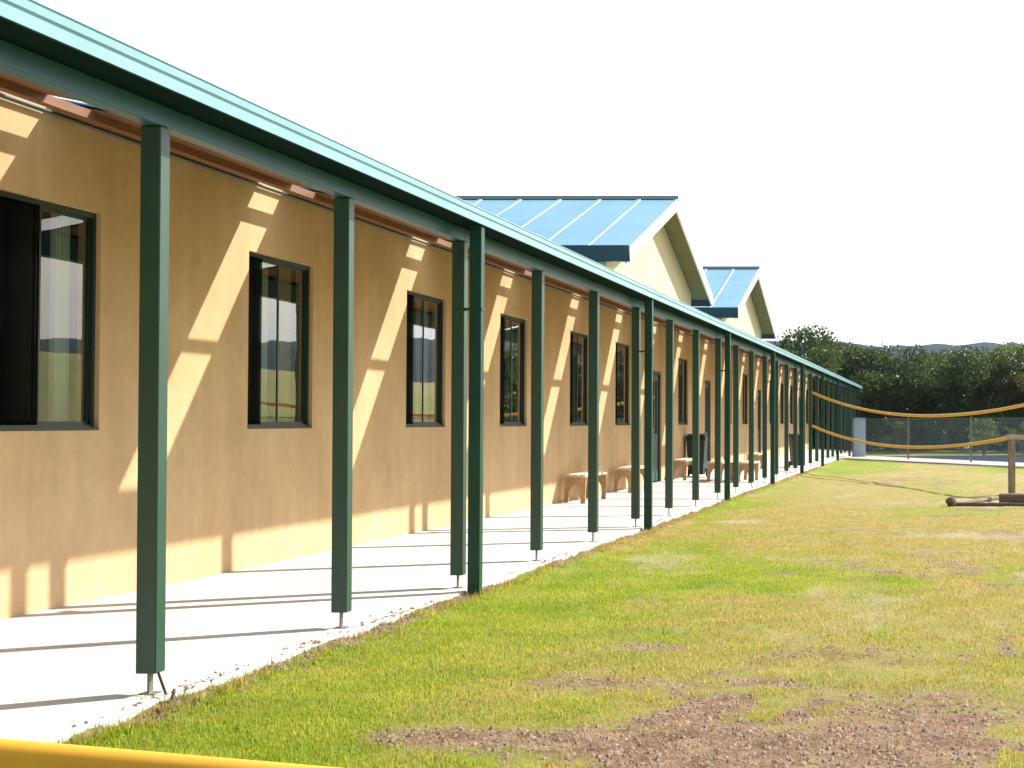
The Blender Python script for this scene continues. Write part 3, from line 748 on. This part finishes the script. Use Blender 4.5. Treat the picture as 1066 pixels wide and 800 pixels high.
# ------------------------------------------------------------------ trees
def leaves(cent, rad, n, size, seed, flat=1.0):
    rg = np.random.default_rng(seed); m = len(cent)
    w_ = np.array([r**2 for r in rad]); ix = rg.choice(m, n, p=w_/w_.sum())
    d = rg.normal(size=(n, 3)); d /= np.linalg.norm(d, axis=1)[:, None]
    rr = (.45+.55*rg.random(n)**.45)*(1+rg.normal(size=n)*.10)
    P = np.array(cent)[ix]+d*(np.array(rad)[ix]*rr)[:, None]*np.array([1, 1, .78])
    a = rg.normal(size=(n, 3)); a /= np.linalg.norm(a, axis=1)[:, None]
    b = np.cross(a, rg.normal(size=(n, 3))); b /= np.linalg.norm(b, axis=1)[:, None]
    s = size*(.5+rg.random(n))[:, None]
    V = np.stack([P-a*s, P-b*s*.55, P+a*s, P+b*s*.55], 1).reshape(-1, 3)
    return V, np.arange(4*n).reshape(-1, 4)
def tree_mesh(seed, h, wdt, mat, nleaf=17000, size=.075, low=.12):
    rn = random.Random(seed); r = empty('tree')
    mb = MB(); cent = []; rad = []
    base = Vector((0, 0, 0)); nst = rn.choice((2, 3, 3))
    for s in range(nst):
        a = rn.uniform(0, 6.28); p = Vector((math.cos(a)*.12, math.sin(a)*.12, -.1)); pts = [p.copy()]; rs = [.13]
        hh = h*rn.uniform(.55, .72); k = 7; lean = rn.uniform(.05, .22)*wdt
        for i in range(1, k+1):
            t_ = i/k; pts.append(Vector((p.x+math.cos(a)*lean*t_**1.3*1.6+rn.uniform(-.07, .07), p.y+math.sin(a)*lean*t_**1.3*1.6+rn.uniform(-.07, .07), hh*t_))); rs.append(.13*(1-.75*t_))
        mb.tube(pts, rs, 7)
        for j in range(7):
            i = rn.randint(2, k); q = pts[i]; b = rn.uniform(0, 6.28); ln = wdt*rn.uniform(.22, .46)
            e = q+Vector((math.cos(b)*ln, math.sin(b)*ln, ln*rn.uniform(.25, .95)))
            mid = q.lerp(e, .5)+Vector((rn.uniform(-.1, .1), rn.uniform(-.1, .1), rn.uniform(-.02, .15)))
            mb.tube([q, mid, e], [rs[i]*.5, rs[i]*.33, .012], 5)
            rr = wdt*rn.uniform(.12, .22); z = min(e.z, h-rr*.8); cent.append((e.x, e.y, max(z, h*low+rr*.5))); rad.append(rr)
    for j in range(16):
        t_ = rn.random(); z = h*(low+.1+(.86-low)*t_); lim = wdt*.46*math.sqrt(max(.08, 1-((t_-.42)/.62)**2)); b = rn.uniform(0, 6.28)
        rr = wdt*rn.uniform(.11, .20); z = min(z, h-rr*.7); cent.append((math.cos(b)*lim*rn.uniform(.5, 1), math.sin(b)*lim*rn.uniform(.5, 1), z)); rad.append(rr)
    mb.build('trunk', M['bark'], r)
    V, F_ = leaves(cent, rad, nleaf, size, seed); big_mesh('crown', V, F_, mat, r, 4)
    return r
protos = {'A': tree_mesh(1, 5.6, 4.6, M['leafA']), 'B': tree_mesh(2, 5.2, 4.2, M['leafB']), 'C': tree_mesh(3, 5.0, 4.4, M['leafC']), 'D': tree_mesh(5, 5.6, 5.4, M['leafA'], 20000)}
TREES = [('C', -8.6, 84.5, 1.0, 20, 'rusty green bushy tree just behind the far end of the roof, leftmost of the row'),
         ('A', -5.9, 82.5, 1.10, 90, 'tall dark tree whose peaked top rises nearest the end of the verandah roof'),
         ('B', -3.7, 84.5, .98, 200, 'olive green tree behind the pale end panel of the mesh fence'),
         ('D', -1.9, 82.0, .94, 310, 'broad dark tree standing above the first free span of the mesh fence'),
         ('A', .1, 84.5, .90, 130, 'dark tree with a low rounded top between two broad dark trees'),
         ('D', 1.7, 80.5, .91, 45, 'broad dark tree with grey stems behind the middle of the mesh fence'),
         ('B', 3.9, 82.0, 1.03, 260, 'light green feathery tree rising at the right edge above the timber rail'),
         ('C', 5.7, 80.0, .98, 10, 'rusty green tree at the far right end of the row'),
         ('A', 8.4, 81.0, 1.0, 70, 'dark tree beyond the right edge of the row')]
used = set()
for (k, x, y, s, rot, lab) in TREES:
    o = protos[k] if k not in used else copy_tree(protos[k]); used.add(k)
    o.location = (x, y, GZ); o.rotation_euler.z = R(rot); o.scale = (s, s, s)
    tag(o, lab, 'tree', 'row of trees beyond the mesh fence')
# thick scrub under and behind the row: one mass
rg = np.random.default_rng(9); cent = []; rad = []
for i in range(90):
    x = rg.uniform(-13, 14); y = rg.uniform(86.5, 92); cent.append((x, y, rg.uniform(.3, 3.2))); rad.append(rg.uniform(.7, 1.15))
for i in range(70):
    x = rg.uniform(-9, 9); y = rg.uniform(83.5, 86); cent.append((x, y, rg.uniform(.2, 1.2))); rad.append(rg.uniform(.5, .9))
V, F_ = leaves(cent, rad, 60000, .14, 10)
o = big_mesh('undergrowth', V, F_, M['leafA'], k=4); tag(o, 'dense dark scrub filling in under and behind the row of trees', 'scrub', kind='stuff'); o.location.z = GZ
# weedy shrubs just behind the fence
for i, (x, y, s, lab) in enumerate(((-1.9, 74.5, 1.0, 'low shrub behind the left of the mesh fence'), (1.9, 71.0, 1.15, 'pale green shrub seen through the mesh fence left of the timber rail'), (3.6, 69.5, 1.0, 'pale green shrub behind the mesh fence near the right edge'))):
    r = empty('shrub', (x, y, GZ)); rn = random.Random(i+40); mb = MB(); cent = []; rad = []
    for k in range(9):
        a = rn.uniform(0, 6.28); l = rn.uniform(.2, .55)*s; e = (math.cos(a)*l, math.sin(a)*l, rn.uniform(.6, 1.35)*s)
        mb.tube([(0, 0, -.03), (e[0]*.4, e[1]*.4, e[2]*.5), e], [.02, .014, .006], 5); cent.append(e); rad.append(rn.uniform(.22, .36)*s)
    mb.build('stems', M['bark'], r); V, F_ = leaves(cent, rad, 1300, .05, i+60); big_mesh('foliage', V, F_, M['leafB'], r, 4)
    tag(r, lab, 'shrub', 'shrubs behind the mesh fence')

# ------------------------------------------------------------------ distant wooded hills
n = 260; m = 14; vs = []; fs = []
for i in range(n+1):
    azi = R(-14+86*i/n)
    hgt = 44.5+9*vnoise(i*.055, .3, 1)+5*vnoise(i*.16, 4.2, 1)+2.2*vnoise(i*.9, 7.7, 1)+1.1*vnoise(i*2.1, 2.7, 1)
    for j in range(m+1):
        t_ = j/m; d = 800+280*t_; z = -3+(hgt+3)*math.sin(t_*math.pi/2)**1.2*(1+.04*(vnoise(i*.5, j*.9, 1)-.5)) if t_ > 0 else -3
        vs.append((math.sin(azi)*d, math.cos(azi)*d, z))
for i in range(n):
    for j in range(m): a = i*(m+1)+j; fs.append((a, a+m+1, a+m+2, a+1))
o = mesh_np('hills', vs, fs, M['hill'], smooth=True); tag(o, kind='structure')

# ------------------------------------------------------------------ air
HAZE = True
if HAZE:
    mb = MB(); mb.box(-330, 1160, -270, 1160, -6, 72)
    t = NT('haze_air'); pv = t.n('ShaderNodeVolumePrincipled'); pv.inputs['Color'].default_value = (.62, .74, .92, 1); pv.inputs['Density'].default_value = .00011; pv.inputs['Anisotropy'].default_value = 0.0
    t.l(pv.outputs[0], t.out.inputs['Volume'])
    o = mb.build('haze', t.m); tag(o, 'thin pale blue haze in the air', 'haze', kind='stuff')
